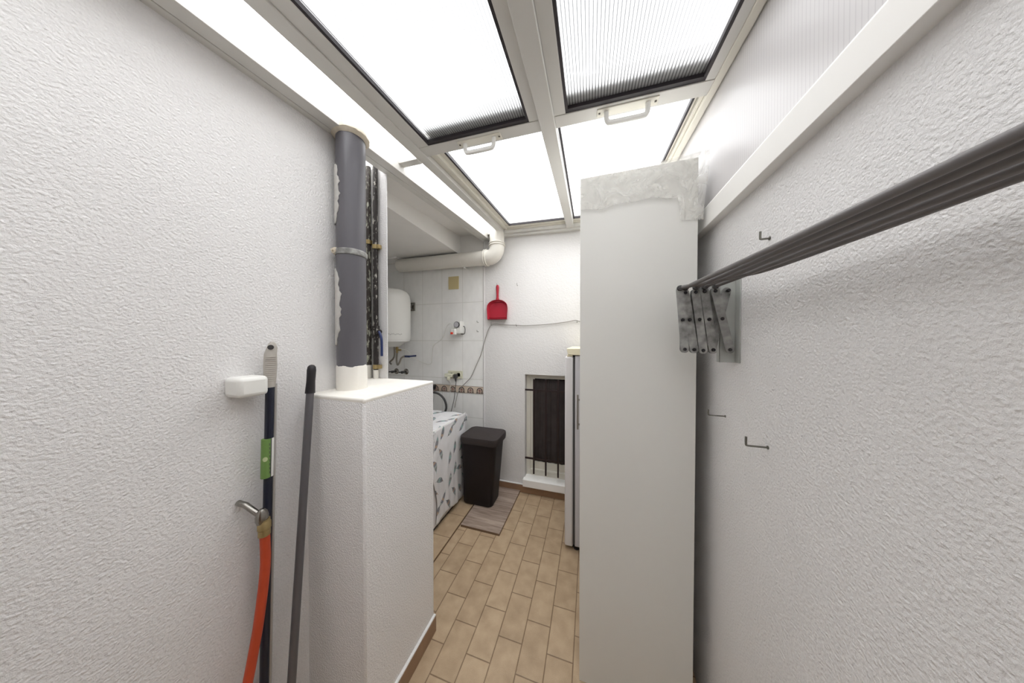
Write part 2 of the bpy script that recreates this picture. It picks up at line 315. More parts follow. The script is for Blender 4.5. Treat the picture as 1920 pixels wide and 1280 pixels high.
# ------------------------------------------------------------------ mesh helpers
class MB:
    def __init__(s): s.v = []; s.f = []
    def add(s, vs, fs):
        o = len(s.v); s.v += [tuple(p) for p in vs]; s.f += [tuple(i+o for i in f) for f in fs]; return s
    def box(s, x0, x1, y0, y1, z0, z1):
        return s.add([(x, y, z) for x in (x0, x1) for y in (y0, y1) for z in (z0, z1)],
                     [(0, 1, 3, 2), (4, 6, 7, 5), (0, 4, 5, 1), (2, 3, 7, 6), (0, 2, 6, 4), (1, 5, 7, 3)])
    def roof(s, x0, x1, y0, y1, d0, d1):      # box following the roof pitch
        return s.add([(x, y, ZR(x, y)+d+LIFT) for x in (x0, x1) for y in (y0, y1) for d in (d0, d1)],
                     [(0, 1, 3, 2), (4, 6, 7, 5), (0, 4, 5, 1), (2, 3, 7, 6), (0, 2, 6, 4), (1, 5, 7, 3)])
    def prism(s, pts, d, axis, a, b):         # 2D outline extruded along axis from a to b; pts in remaining axes order
        def mk(p, t):
            q = list(p); q.insert(axis, t); return q
        n = len(pts)
        vs = [mk(p, a) for p in pts]+[mk(p, b) for p in pts]
        fs = [tuple(range(n)), tuple(range(2*n-1, n-1, -1))]+[(i, (i+1) % n, n+(i+1) % n, n+i) for i in range(n)]
        return s.add(vs, fs)
    def tube(s, pts, r, n=12, cap=True, rs=None):
        pts = [Vector(p) for p in pts]; rings = []; prev = None
        for i, p in enumerate(pts):
            t = (pts[min(i+1, len(pts)-1)]-pts[max(i-1, 0)]).normalized()
            if prev is None:
                u = t.orthogonal().normalized()
            else:
                u = (prev-t*prev.dot(t)).normalized()
            prev = u; w = t.cross(u); rr = rs[i] if rs else r
            rings.append([p+u*math.cos(2*math.pi*k/n)*rr+w*math.sin(2*math.pi*k/n)*rr for k in range(n)])
        vs = [q for g in rings for q in g]; fs = []
        for i in range(len(rings)-1):
            for k in range(n): fs.append((i*n+k, i*n+(k+1) % n, (i+1)*n+(k+1) % n, (i+1)*n+k))
        if cap: fs += [tuple(range(n-1, -1, -1)), tuple(range((len(rings)-1)*n, len(rings)*n))]
        return s.add(vs, fs)
    def lathe(s, prof, c, axis='Z', n=32):    # prof: (radius, height) list
        vs = []; fs = []
        for r, h in prof:
            for k in range(n):
                a = 2*math.pi*k/n; x, y = r*math.cos(a), r*math.sin(a)
                p = {'Z': (x, y, h), 'Y': (x, h, y), 'X': (h, x, y)}[axis]
                vs.append((c[0]+p[0], c[1]+p[1], c[2]+p[2]))
        for i in range(len(prof)-1):
            for k in range(n): fs.append((i*n+k, i*n+(k+1) % n, (i+1)*n+(k+1) % n, (i+1)*n+k))
        if prof[0][0] > 1e-6: fs.append(tuple(range(n)))
        if prof[-1][0] > 1e-6: fs.append(tuple(range((len(prof)-1)*n, len(prof)*n)))
        return s.add(vs, fs)
    def loft(s, rings, caps=True):
        n = len(rings[0]); vs = [p for g in rings for p in g]; fs = []
        for i in range(len(rings)-1):
            for k in range(n): fs.append((i*n+k, i*n+(k+1) % n, (i+1)*n+(k+1) % n, (i+1)*n+k))
        if caps: fs += [tuple(range(n-1, -1, -1)), tuple(range((len(rings)-1)*n, len(rings)*n))]
        return s.add(vs, fs)
    def grid(s, fn, nu, nv):
        vs = [fn(i/nu, j/nv) for j in range(nv+1) for i in range(nu+1)]
        return s.add(vs, [(j*(nu+1)+i, j*(nu+1)+i+1, (j+1)*(nu+1)+i+1, (j+1)*(nu+1)+i) for j in range(nv) for i in range(nu)])
    def build(s, name, mat, parent=None, bevel=0, smooth=True, seg=2, solid=0, sub=0, angle=35):
        me = bpy.data.meshes.new(name); bm = bmesh.new()
        vv = [bm.verts.new(p) for p in s.v]
        for f in s.f:
            try: bm.faces.new([vv[i] for i in f])
            except ValueError: pass
        bmesh.ops.remove_doubles(bm, verts=bm.verts, dist=1e-6)
        if not solid: bmesh.ops.recalc_face_normals(bm, faces=bm.faces)
        bm.to_mesh(me); bm.free()
        o = bpy.data.objects.new(name, me); COL.objects.link(o); me.materials.append(mat)
        if smooth:
            me.shade_smooth(); me.set_sharp_from_angle(angle=math.radians(angle))
        if solid:
            k = o.modifiers.new('s', 'SOLIDIFY'); k.thickness = solid; k.offset = 0
        if sub:
            k = o.modifiers.new('d', 'SUBSURF'); k.levels = sub; k.render_levels = sub
        if bevel:
            k = o.modifiers.new('b', 'BEVEL'); k.width = bevel; k.segments = seg; k.limit_method = 'ANGLE'; k.angle_limit = math.radians(40)
        if parent is not None:
            o.parent = parent; o.matrix_parent_inverse = Matrix.Translation(-parent.location)
        return o
def ZR(x, y): return 2.2637+.089*y-.03*x
LIFT = .026     # glazing level above the wall plate
def rrect(x0, x1, y0, y1, r, n=6):
    out = []
    for cx, cy, a0 in ((x1-r, y1-r, 0), (x0+r, y1-r, 90), (x0+r, y0+r, 180), (x1-r, y0+r, 270)):
        for k in range(n+1):
            a = math.radians(a0+90*k/n); out.append((cx+r*math.cos(a), cy+r*math.sin(a)))
    return out
def spline(pts, k=8):     # Catmull-Rom
    P = [Vector(p) for p in pts]; out = []
    for i in range(len(P)-1):
        a, b, c, d = P[max(i-1, 0)], P[i], P[i+1], P[min(i+2, len(P)-1)]
        for j in range(k):
            t = j/k; out.append(.5*((2*b)+(-a+c)*t+(2*a-5*b+4*c-d)*t*t+(-a+3*b-3*c+d)*t**3))
    out.append(P[-1]); return out
def thing(name, loc, label, cat, group=None):
    o = bpy.data.objects.new(name, None); COL.objects.link(o); o.location = loc; o.empty_display_size = .05
    o['label'] = label; o['category'] = cat
    if group: o['group'] = group
    return o
def tag(o, label, cat, group=None):
    o['label'] = label; o['category'] = cat
    if group: o['group'] = group
    return o
def struct(o): o['kind'] = 'structure'; return o
def sroot(name, loc=(0, 0, 0)):
    o = bpy.data.objects.new(name, None); COL.objects.link(o); o.location = loc; o['kind'] = 'structure'; return o

XL, XR, YB, YN = -1.047, .45, 2.367, -.62      # left wall, right wall, back wall, wall behind the camera
# ------------------------------------------------------------------ the setting
struct(MB().box(-2.5, .6, YN, 2.6, -.12, 0).build('floor', M['floor'], smooth=False))
struct(MB().box(-2.35, -.997, 1.2, YB+.01, -.02, .013).build('trim_1', M['step'], bevel=.002))
lw = MB(); lw.box(-1.4, XL, YN, .835, 0, 2.42); lw.box(-1.4, -1.25, .835, 1.09, 0, 2.48)
struct(lw.build('wall_left', M['stucco'], bevel=.006))
struct(MB().prism([(-2.5, 1.09), (-1.043, 1.09), (-1.185, 1.2), (-2.5, 1.2)], 0, 2, 0, 2.5).build('wall_stub', M['stucco'], bevel=.006))
pl = MB().box(-1.25, -.764, .687, 1.10, 0, 1.284)
struct(pl.build('wall_plinth', M['stucco'], bevel=.008))
struct(MB().box(-1.25, -.7637, .6867, 1.10, 1.268, 1.288).build('trim_2', M['cement'], bevel=.007, seg=3))
bb = MB(); bb.box(-.764, -.752, .675, 1.10, 0, .078); bb.box(-1.047, -.752, .675, .687, 0, .078)
struct(bb.build('baseboard_plinth', M['skirt'], bevel=.0015))
bt = MB(); bt.box(-.766, -.7525, .674, 1.10, .078, .086); bt.box(-1.047, -.7525, .6745, .689, .078, .086)
struct(bt.build('trim_3', M['stucco_fine'], bevel=.002))
struct(MB().box(XL, XL+.01, YN, .676, 0, .078).build('baseboard_left', M['skirt'], bevel=.0015))
# alcove shell
al = MB(); al.box(-2.5, -2.35, 1.2, YB, 0, 2.5)
struct(al.build('wall_alcove_left', M['tile'], smooth=False))
struct(MB().box(-2.5, -1.31, 1.2, 2.55, 2.395, 2.66).build('ceiling_alcove', M['smooth'], bevel=.004))
_m = MB(); _m.roof(-2.5, -1.26, YN, 2.55, .05, .095); _m.roof(-1.26, -1.02, YN, .835, .05, .095); _m.roof(-1.26, -1.02, 1.10, 2.55, .05, .095)
struct(_m.build('trim_4', M['smooth']))
_w = sroot('window_8'); MB().roof(-1.262, -1.02, .83, 1.105, .052, .06).build('pane', M['poly_fix'], _w, smooth=False)  # roof pane added over the pipe niche to brighten the stub wall
struct(MB().box(-2.35, -1.99, 2.20, YB, 2.375, 2.40).build('trim_5', M['smooth'], bevel=.002))
# back wall: tiled part, plain part above it, stuccoed part with the window opening
struct(MB().box(-2.5, -1.045, YB+.004, 2.55, 0, 2.29).build('wall_back_tiled', M['tile'], smooth=False))
struct(MB().box(-2.5, -1.045, YB+.004, 2.55, 2.29, 2.62).build('wall_back_upper', M['smooth'], smooth=False))
WX0, WX1, WZ0, WZ1 = -.605, .02, .145, 1.158
bw = MB()
_o = [(-1.045, 0), (.6, 0), (.6, 2.56), (-1.045, 2.56)]; _h = [(WX0, WZ0), (WX1, WZ0), (WX1, WZ1), (WX0, WZ1)]
bw.add([(x, y, z) for y in (YB, 2.55) for (x, z) in _o+_h],
       [(k, (k+1) % 4, 4+(k+1) % 4, 4+k) for k in range(4)]+[(8+k, 12+k, 12+(k+1) % 4, 8+(k+1) % 4) for k in range(4)]
       +[(k, 8+k, 8+(k+1) % 4, (k+1) % 4) for k in range(4)]+[(4+k, 4+(k+1) % 4, 12+(k+1) % 4, 12+k) for k in range(4)])
struct(bw.build('wall_back', M['stucco_fine'], smooth=False))
struct(MB().tube([(-1.040, YB+.006, .0), (-1.040, YB+.006, 2.5)], .012, 16).build('trim_6', M['stucco_fine']))
struct(MB().box(-2.0, -1.047, YB-.001, YB+.02, .934, 1.008).build('trim_7', M['frieze'], smooth=False))
sk = MB(); sk.box(-.997, .45, YB-.012, YB+.01, 0, .073)
struct(sk.build('baseboard_back', M['skirt'], bevel=.0015))
struct(MB().box(-.997, WX0-.012, YB-.013, YB+.01, .073, .081).build('trim_8', M['stucco_fine'], bevel=.002))
struct(MB().box(-.617, .03, 2.318, YB+.14, .08, .150).build('trim_9', M['smooth'], bevel=.004))
# right wall, white ledge and ribbed side sheet
struct(MB().box(XR, .6, YN, 2.55, 0, 2.02).build('wall_right', M['stucco'], smooth=False))
led = MB().prism([(XR+.01, 1.928), (.42, 1.928), (.42, 2.0), (.437, 2.024), (XR+.01, 2.024)], 0, 1, YN, 2.36)
struct(led.build('trim_10', M['smooth'], bevel=.002))
ps = MB(); ps.add([(X, Y, Z) for X in (.438, .46) for (Y, Z) in ((YN, 2.0), (YB, 2.0), (YB, ZR(.44, YB)+.1), (YN, ZR(.44, YN)+.1))],
                  [(0, 1, 2, 3), (7, 6, 5, 4), (0, 4, 5, 1), (1, 5, 6, 2), (2, 6, 7, 3), (3, 7, 4, 0)])
struct(ps.build('wall_right_upper', M['poly_wall'], smooth=False))
struct(MB().box(-1.4, .6, YN-.1, YN, 0, 2.4).build('wall_behind', M['stucco'], smooth=False))
dr_ = sroot('added_dark_door', (-.3, YN, 0))  # unseen door added behind the camera, dark to cut light from there
MB().box(-.74, .18, YN, YN+.03, 0, 2.08).build('frame', M['smooth'], dr_, bevel=.003)
MB().box(-.68, .12, YN+.01, YN+.045, .01, 2.02).build('leaf', M['woodedge'], dr_, bevel=.003)
MB().tube(spline([(.06, YN+.045, 1.03), (.06, YN+.09, 1.03), (.03, YN+.095, 1.03), (-.06, YN+.095, 1.03)], 4), .008, 10).build('lever_handle', M['chrome'], dr_)

# ------------------------------------------------------------------ roof frame
Y0, Y1 = YN, YB+.01
def rtrim(name, bs, mat='alu', bevel=.002):
    m = MB()
    for b in bs: m.roof(*b)
    return struct(m.build(name, M[mat], bevel=bevel))
rtrim('trim_11', [(-1.06, -1.0205, Y0, Y1, -.026, .05), (-1.021, -1.018, Y0, Y1, -.022, .05), (-1.018, -.965, Y0, Y1, -.026, .05)])   # wall plate on the left
rtrim('trim_12', [(-.853, -.797, Y0, Y1, .018, .075)])                                   # purlin between narrow strip and sashes
rtrim('trim_13', [(-.97, -.85, 1.085, 1.128, .012, .05)])                                # cross bar in the narrow strip
rtrim('trim_14', [(-.203, -.141, Y0, Y1, .006, .085)])                                    # middle rafter
rtrim('trim_15', [(.408, .432, Y0, Y1, .02, .085), (.432, .44, Y0, Y1, .03, .07)], 'alu2')     # rafter along the right
rtrim('trim_16', [(-1.02, .44, 2.318, Y1, -.012, .085), (-.85, .44, 2.285, 2.32, .008, .085)])     # end rail on the back wall
rtrim('trim_17', [(-.97, -.80, 2.28, Y1, .010, .06)])
# narrow strip panes
for i, (a, b) in enumerate(((Y0, 1.092), (1.132, 2.29))):
    r = sroot('window_%d' % (1+i)); MB().roof(-.97, -.85, a, b, .042, .050).build('pane', M['poly_fix'], r, smooth=False)
# fixed far panes with cream frames and black gaskets
def fixed(idx, x0, x1, rails):
    r = sroot('window_%d' % idx)
    m = MB()
    for a, b, lo in rails: m.roof(a, b, 1.02, 2.30, lo, .08)
    m.roof(x0-.05, x1+.05, 2.212, 2.262, .044, .08); m.roof(x0-.05, x1+.05, 2.262, 2.295, .034, .08)
    m.build('frame', M['alu2'], r, bevel=.002)
    g = MB(); g.roof(x0-.010, x0, 1.02, 2.212, .045, .062); g.roof(x1, x1+.008, 1.02, 2.212, .045, .062); g.roof(x0-.010, x1+.008, 2.203, 2.213, .045, .062)
    g.build('gasket', M['gasket'], r, smooth=False)
    MB().roof(x0-.005, x1+.005, 1.0, 2.21, .062, .070).build('pane', M['poly_fix'], r, smooth=False)
    MB().roof(x0-.02, x1+.02, .962, 1.03, .056, .09).build('end_rail', M['alu'], r, bevel=.002)
fixed(3, -.708, -.200, ((-.797, -.776, .044), (-.772, -.752, .036), (-.748, -.718, .05)))
fixed(4, -.128, .374, ((.382, .392, .05), (.394, .408, .036)))
# sliding sashes with pull handles
def sash(idx, x0, x1, xf0, xf1, hx, lab):
    r = sroot('window_%d' % idx)
    m = MB(); m.roof(xf0, x0-.010, Y0, 1.032, .024, .05); m.roof(x1+.010, xf1, Y0, 1.032, .024, .05)
    m.build('stile', M['alu'], r, bevel=.0015)
    MB().roof(xf0, xf1, 1.0325, 1.098, .022, .05).build('bottom_rail', M['alu'], r, bevel=.0015)
    g = MB(); g.roof(x0-.010, x0, Y0, 1.020, .026, .048); g.roof(x1, x1+.010, Y0, 1.020, .026, .048); g.roof(x0-.010, x1+.010, 1.014, 1.0325, .026, .048)
    g.build('gasket', M['gasket'], r, smooth=False)
    MB().roof(x0-.006, x1+.006, Y0, 1.02, .040, .048).build('pane', M['poly_sash'], r, smooth=False)
    a, b = hx; y = 1.064; zz = lambda x, d: (x, y, ZR(x, y)+.022+LIFT-d)
    h = thing_part = MB()
    p = [zz(a, 0), zz(a+.001, .030), zz(a+.006, .042), zz(a+.02, .048), zz(b-.02, .048), zz(b-.006, .042), zz(b-.001, .030), zz(b, 0)]
    h.tube(spline(p, 5), .0092, 14)
    ho = h.build('handle', M['white'], r)
    MB().roof(a-.035, b+.035, 1.044, 1.084, .018, .022).build('mounting_plate', M['alu2'], ho, bevel=.001)
    sc = MB()
    for xx in (a-.026, b+.026): sc.roof(xx-.0035, xx+.0035, 1.060, 1.067, .016, .0185)
    sc.build('screw', M['alu_dark'], ho)
    return r
sash(5, -.733, -.256, -.797, -.203, (-.563, -.418), '')
sash(6, -.086, .369, -.141, .408, (.060, .208), '')

# ------------------------------------------------------------------ window in the back wall
w = sroot('window_7')
fr = MB(); yy0, yy1 = 2.43, 2.47
fr.box(WX0, -.565, yy0, yy1, WZ0, WZ1); fr.box(-.5655, -.525, yy0+.008, yy1-.001, .19, WZ1-.04)
fr.box(-.5652, -.0198, yy0+.001, yy1-.002, WZ1-.045, WZ1-.001); fr.box(-.5652, -.0198, yy0+.001, yy1-.002, WZ0+.001, .1955); fr.box(-.5645, -.0205, yy0-.012, yy1-.003, .195, .212); fr.box(-.5245, -.0205, yy0+.009, yy1-.003, .2115, .285); fr.box(-.02, WX1, yy0, yy1, WZ0, WZ1)
fr.build('frame', M['alu2'], w, bevel=.002)
MB().box(-.53, -.01, 2.452, 2.458, .28, 1.115).build('pane', M['pane'], w, smooth=False)
cm = MB().grid(lambda u, v: (-.526+u*.52, 2.443+.004*math.sin(u*58)+.002*math.sin(u*23+v*2), .288+v*.812), 110, 8)
cm.build('dark_blind', M['curtain'], w, solid=.002)
gr = thing('window_grille', (-.4, 2.36, .3), 'dark brown iron bar grille set in the small window beside the fridge', 'window grille')
for k, xx in enumerate((-.513, -.397, -.281, -.165, -.05)):
    m = MB(); m.box(xx-.0075, xx+.0075, 2.343, 2.357, .205, 1.118); m.build('upright', M['iron'], gr, bevel=.001)
for zz in (1.010, .345):
    m = MB(); m.box(-.603, .018, 2.356, 2.368, zz-.008, zz+.008); m.build('crossbar', M['iron'], gr, bevel=.001)

# ------------------------------------------------------------------ grey drain pipe in the left corner
dp = thing('drain_pipe', (-.983, .825, 1.286), 'thick dark grey vertical drain pipe rising from the white plinth to the roof', 'pipe')
m = MB().lathe([(.055, 1.286), (.055, 2.40)], (-.983, .825, 0), n=48); m.build('pipe_body', M['pipegrey'], dp)
m = MB().lathe([(.0575, 1.28), (.0575, 1.382), (.0555, 1.388)], (-.983, .825, 0), n=48)
for i, v in enumerate(m.v):
    if v[2] > 1.38: m.v[i] = (v[0], v[1], v[2]+.0025*math.sin(i*.9)+.0025*math.sin(i*.35)+.001*math.sin(i*2.3))
m.build('painted_foot', M['cement'], dp)['label'] = 'white painted lower end'
cl = MB().lathe([(.0555, 1.852), (.0585, 1.853), (.0600, 1.858), (.0585, 1.864), (.0600, 1.870), (.0585, 1.876), (.0555, 1.877)], (-.983, .825, 0), n=48)
cl.build('pipe_clamp', M['galv'], dp)
m = MB(); m.lathe([(.0, -.006), (.012, -.005), (.0165, .004), (.010, .012)], (-1.012, .772, 1.868), 'Y', 14); m.lathe([(.005, -.014), (.005, .0)], (-1.012, .772, 1.868), 'Y', 8)
m.build('clamp_bolt', M['caulk'], dp)
def smear(z0, z1, a0, w, seed):
    rnd = random.Random(seed); out = MB(); n = 26; k = 5; vs = []
    for i in range(n+1):
        t = i/n; z = z0+(z1-z0)*t; env = math.sin(math.pi*min(1, max(.02, t)))**.28
        for j in range(k+1):
            a = a0+(j/k)*w*env*(1 if j < k else 1+.10*math.sin(i*1.1+seed)+.07*math.sin(i*2.7)+.05*rnd.random()); r = .0553+.0035*math.sin(math.pi*j/k)+.0004
            vs.append((-.983+r*math.cos(a), .825+r*math.sin(a), z))
    out.add(vs, [(i*(k+1)+j, i*(k+1)+j+1, (i+1)*(k+1)+j+1, (i+1)*(k+1)+j) for i in range(n) for j in range(k)]); return out
A0 = math.radians(219)
sm = smear(1.98, 2.235, math.radians(222), .82, 1); sm.build('caulk_smear', M['smear'], dp, solid=.002)
sm = smear(1.475, 1.80, math.radians(222), .90, 2); sm.build('caulk_smear', M['smear'], dp, solid=.002)
cap = MB(); n = 40; rings = []
rr = random.Random(5)
for (r, z) in ((.0560, 2.350), (.064, 2.356), (.070, 2.363), (.069, 2.374), (.062, 2.388), (.060, 2.425)):
    rings.append([(-.983+(r+.0015*math.sin(2.1*k)+.001*rr.random())*math.cos(2*math.pi*k/n), .825+(r+.0015*math.sin(2.1*k))*math.sin(2*math.pi*k/n), z+.002*rr.random()) for k in range(n)])
cap.loft(rings).build('sealant_collar', M['caulk'], dp)['label'] = 'cream sealant around the roof joint'

# ------------------------------------------------------------------ thin metal pipes beside it
tp = thing('metal_pipe', (-1.158, 1.075, 1.29), 'thin chipped greenish black pipe running up close behind the thick grey drain pipe', 'pipe', None)
MB().tube([(-1.158, 1.075, 1.36), (-1.158, 1.075, 2.44)], .0125, 16).build('pipe_body', M['rustpipe2'], tp)
MB().tube([(-1.158, 1.075, 1.286), (-1.158, 1.075, 1.36)], .0135, 16).build('painted_foot', M['cement'], tp)
for z in (2.03,):
    m = MB(); m.lathe([(.013, -.011), (.0165, -.011), (.0165, .011), (.013, .011)], (-1.158, 1.075, z), n=20); m.box(-1.146, -1.140, 1.066, 1.084, z-.01, z+.01); m.build('pipe_clip', M['brass'], tp)
tp = thing('metal_pipe', (-1.108, 1.075, 1.29), 'thin chipped black pipe with the blue lever valve beside the thick grey drain pipe', 'pipe', None)
MB().tube([(-1.108, 1.073, 1.335), (-1.108, 1.073, 2.44)], .0125, 16).build('pipe_body', M['rustpipe'], tp)
MB().tube([(-1.108, 1.073, 1.286), (-1.108, 1.073, 1.335)], .0135, 16).build('painted_foot', M['cement'], tp)
for z in (1.998, 1.352):
    m = MB(); m.lathe([(.013, -.011), (.0165, -.011), (.0165, .011), (.013, .011)], (-1.108, 1.073, z), n=20); m.box(-1.096, -1.078, 1.064, 1.084, z-.01, z+.01); m.build('pipe_clip', M['brass'], tp)
MB().tube([(-1.133, 1.083, 1.29), (-1.133, 1.083, 2.44)], .0045, 10).build('thin_tube', M['cable'], tp)
v = MB(); v.lathe([(.0125, 1.505), (.018, 1.506), (.018, 1.525), (.021, 1.53), (.021, 1.553), (.018, 1.558), (.018, 1.572), (.0125, 1.573)], (-1.108, 1.073, 0), n=8)
v.tube([(-1.108, 1.073, 1.541), (-1.085, 1.066, 1.541), (-1.068, 1.062, 1.541)], .011, 10)
vo = v.build('valve_body', M['rustpipe'], tp)
lv = MB(); lv.tube(spline([(-1.072, 1.058, 1.541), (-1.062, 1.055, 1.530), (-1.050, 1.052, 1.505), (-1.048, 1.052, 1.470), (-1.048, 1.052, 1.412)], 4), .0065, 10)
lv.build('lever', M['blue'], vo)['label'] = 'blue lever'

# ------------------------------------------------------------------ white extraction duct
du = thing('duct_pipe', (-1.5, 2.29, 2.24), 'wide cream-white round duct along the back wall with an elbow up through the roof', 'duct')
zc = 2.312
MB().tube([(-2.032, 2.29, zc+.006), (-2.03, 2.29, zc+.006), (-2.018, 2.29, zc+.006), (-1.0, 2.29, zc-.006)], .071, 36, rs=[.056, .066, .071, .071]).build('horizontal_tube', M['pvc'], du)
MB().tube([(-1.245, 2.29, zc-.003), (-1.235, 2.29, zc-.003)], .0735, 36).build('joint_ring', M['pvc'], du)
el = [(-1.0, 2.29, zc-.006)]
for k in range(0, 10):
    a = math.radians(90*k/9); R = .085; el.append((-.953+R*math.sin(a), 2.29, zc-.006+R*(1-math.cos(a))))
el.append((-.868, 2.29, 2.44))
e = MB().tube(el, .073, 36); eo = e.build('elbow', M['pvc'], du)
cr = MB()
for q in (-.992, -.972): cr.tube([(q-.005, 2.29, zc-.006), (q+.005, 2.29, zc-.006)], .082, 36)
for q in (2.412, 2.432): cr.tube([(-.868, 2.29, q-.005), (-.868, 2.29, q+.005)], .0805, 36)
cr.build('collar_ring', M['pvc'], eo, bevel=.002)
MB().tube([(-.868, 2.29, 2.43), (-.868, 2.29, 2.60)], .071, 36).build('vertical_tube', M['pvc'], du)
dc = MB(); dc.tube([(-1.225, 2.29, 2.232), (-1.225, 2.325, 2.232), (-1.225, 2.372, 2.236)], .004, 8); dc.lathe([(.0, -.008), (.007, -.006), (.007, .006), (0, .008)], (-1.225, 2.29, 2.232), n=10)
dc.build('bracket', M['white'], du)

# ------------------------------------------------------------------ water heater
hx, hy, hr = -2.012, 2.135, .20
wh = thing('water_heater', (hx, hy, 1.42), 'white round-shouldered electric water heater hanging on the tiled alcove wall', 'water heater')
MB().lathe([(0, 2.03), (.08, 2.028), (.135, 2.018), (.17, 1.998), (.19, 1.965), (.198, 1.93), (.2, 1.88), (.2, 1.498), (.199, 1.496)], (hx, hy, 0), n=64).build('tank', M['enamel'], wh)
MB().lathe([(.196, 1.50), (.196, 1.494), (.193, 1.492), (.193, 1.479), (.188, 1.476), (.135, 1.462), (.10, 1.428), (.09, 1.422), (0, 1.421)], (hx, hy, 0), n=64).build('bottom_cover', M['white'], wh)
# small control print low on the tank: word-like strokes and a row of symbols
pr = MB()
ang0 = math.atan2(-hy, -hx)
for k in range(14):
    a = ang0+.02+k*.075-.5; z = 1.545+(.006 if k % 3 else 0)
    def q(a, z): return (hx+.2006*math.cos(a), hy+.2006*math.sin(a), z)
    hgt = .010 if k < 4 else .006
    pr.add([q(a, z), q(a+.045, z), q(a+.045, z+.002), q(a, z+.002)], [(0, 1, 2, 3)])
    pr.add([q(a, z+hgt), q(a+.03, z+hgt), q(a+.03, z+hgt+.002), q(a, z+hgt+.002)], [(0, 1, 2, 3)])
    pr.add([q(a+.05, z), q(a+.058, z), q(a+.058, z+hgt), q(a+.05, z+hgt)], [(0, 1, 2, 3)])
pr.build('control_print', M['print'], wh, smooth=False)['label'] = 'small dark grey printed symbols'
br = MB(); br.box(-1.945, -1.885, 2.355, 2.372, 1.9, 1.915); br.box(-1.945, -1.885, 2.355, 2.372, 1.822, 1.837); br.box(-1.897, -1.885, 2.352, 2.372, 1.822, 1.915); br.box(-1.935, -1.905, 2.345, 2.372, 1.85, 1.885)
br.build('wall_bracket', M['chrome'], wh, bevel=.001)
vb = MB(); vb.tube([(-1.985, 2.2, 1.43), (-1.985, 2.2, 1.355)], .012, 12); vb.tube([(-1.985, 2.2, 1.385), (-1.935, 2.2, 1.385)], .010, 12); vb.lathe([(.016, -.012), (.016, .012)], (-1.985, 2.2, 1.40), n=6)
vb.build('safety_valve', M['brass'], wh)
MB().tube(spline([(-1.985, 2.2, 1.36), (-1.992, 2.2, 1.27), (-1.978, 2.2, 1.225), (-1.955, 2.205, 1.255), (-1.945, 2.22, 1.30), (-1.925, 2.25, 1.318)], 6), .009, 10).build('flexible_hose', M['grey_flex'], wh)
MB().tube(spline([(-2.02, 2.2, 1.42), (-2.02, 2.2, 1.33), (-2.05, 2.21, 1.285), (-2.11, 2.23, 1.25), (-2.16, 2.30, 1.22)], 6), .009, 10).build('flexible_hose', M['grey_flex'], wh)
bv = MB(); bv.tube([(-1.935, 2.25, 1.315), (-1.865, 2.25, 1.315)], .011, 12); bv.tube([(-1.88, 2.25, 1.315), (-1.88, 2.37, 1.315)], .009, 12); bv.build('blue_valve', M['blue'], wh)['label'] = 'blue valve end'
tcd = [(-1.965, 2.2, 1.40), (-1.94, 2.27, 1.385), (-1.90, 2.3, 1.345), (-1.90, 2.31, 1.305), (-1.87, 2.335, 1.285), (-1.823, 2.345, 1.262), (-1.719, 2.35, 1.229), (-1.679, 2.352, 1.227), (-1.656, 2.352, 1.257), (-1.646, 2.352, 1.358), (-1.632, 2.352, 1.432), (-1.555, 2.35, 1.485), (-1.494, 2.34, 1.538), (-1.471, 2.335, 1.603), (-1.442, 2.325, 1.649), (-1.397, 2.31, 1.666), (-1.361, 2.295, 1.648), (-1.352, 2.29, 1.615)]
MB().tube(spline(tcd, 5), .0032, 8).build('power_cord', M['wcable'], wh)
# taps
for k, (xx, lab) in enumerate(((-2.148, 'left of the two round chrome stopcocks low under the water heater'), (-2.011, 'right of the two round chrome stopcocks low under the water heater'))):
    t = thing('stopcock', (xx, 2.36, 1.13), lab, 'tap', 'chrome stopcocks under the water heater')
    MB().lathe([(.033, .005), (.033, 0), (.028, -.006), (.012, -.012), (.012, -.02)], (xx, 2.368, 1.13), 'Y', 28).build('wall_rosette', M['chrome'], t)
    m = MB(); m.lathe([(.009, -.02), (.009, -.045), (.014, -.046), (.015, -.07), (.008, -.078), (0, -.079)], (xx, 2.368, 1.13), 'Y', 18); m.tube([(xx-.012, 2.315, 1.13), (xx-.05, 2.31, 1.128)], .007, 10); m.build('spindle', M['dgrey'], t)

# ------------------------------------------------------------------ timer plug, sockets, plates on the tiles
tm = thing('timer_plug', (-1.31, 2.34, 1.58), 'white plug-in timer with a round grey dial on the tiled wall', 'timer')
MB().box(-1.345, -1.272, 2.305, 2.372, 1.560, 1.690).build('body', M['white'], tm, bevel=.008)
m = MB().lathe([(.032, 0), (.032, -.012), (.028, -.014)], (-1.318, 2.306, 1.652), 'Y', 32); d = m.build('dial_ring', M['dgrey'], tm)
MB().lathe([(.026, 0), (.026, -.003), (0, -.0035)], (-1.318, 2.2915, 1.652), 'Y', 32).build('dial_face', plain('dial_grey', (190, 188, 192), .5), d)
ad = MB().box(-1.372, -1.318, 2.262, 2.306, 1.548, 1.610).build('cord_plug', M['white'], tm, bevel=.008)
pl_ = plain('red_lamp', (226, 70, 50), .4); MB().box(-1.366, -1.338, 2.256, 2.264, 1.552, 1.574).build('indicator', pl_, ad, bevel=.002)['label'] = 'red indicator'
MB().tube(spline([(-1.275, 2.355, 1.636), (-1.256, 2.35, 1.634), (-1.248, 2.35, 1.60), (-1.252, 2.35, 1.566), (-1.262, 2.35, 1.556), (-1.298, 2.35, 1.556)], 5), .004, 8).build('carry_loop', M['dgrey'], tm)
so = thing('wall_socket', (-1.37, 2.36, 1.12), 'ivory double wall socket above the patterned border tiles', 'socket')
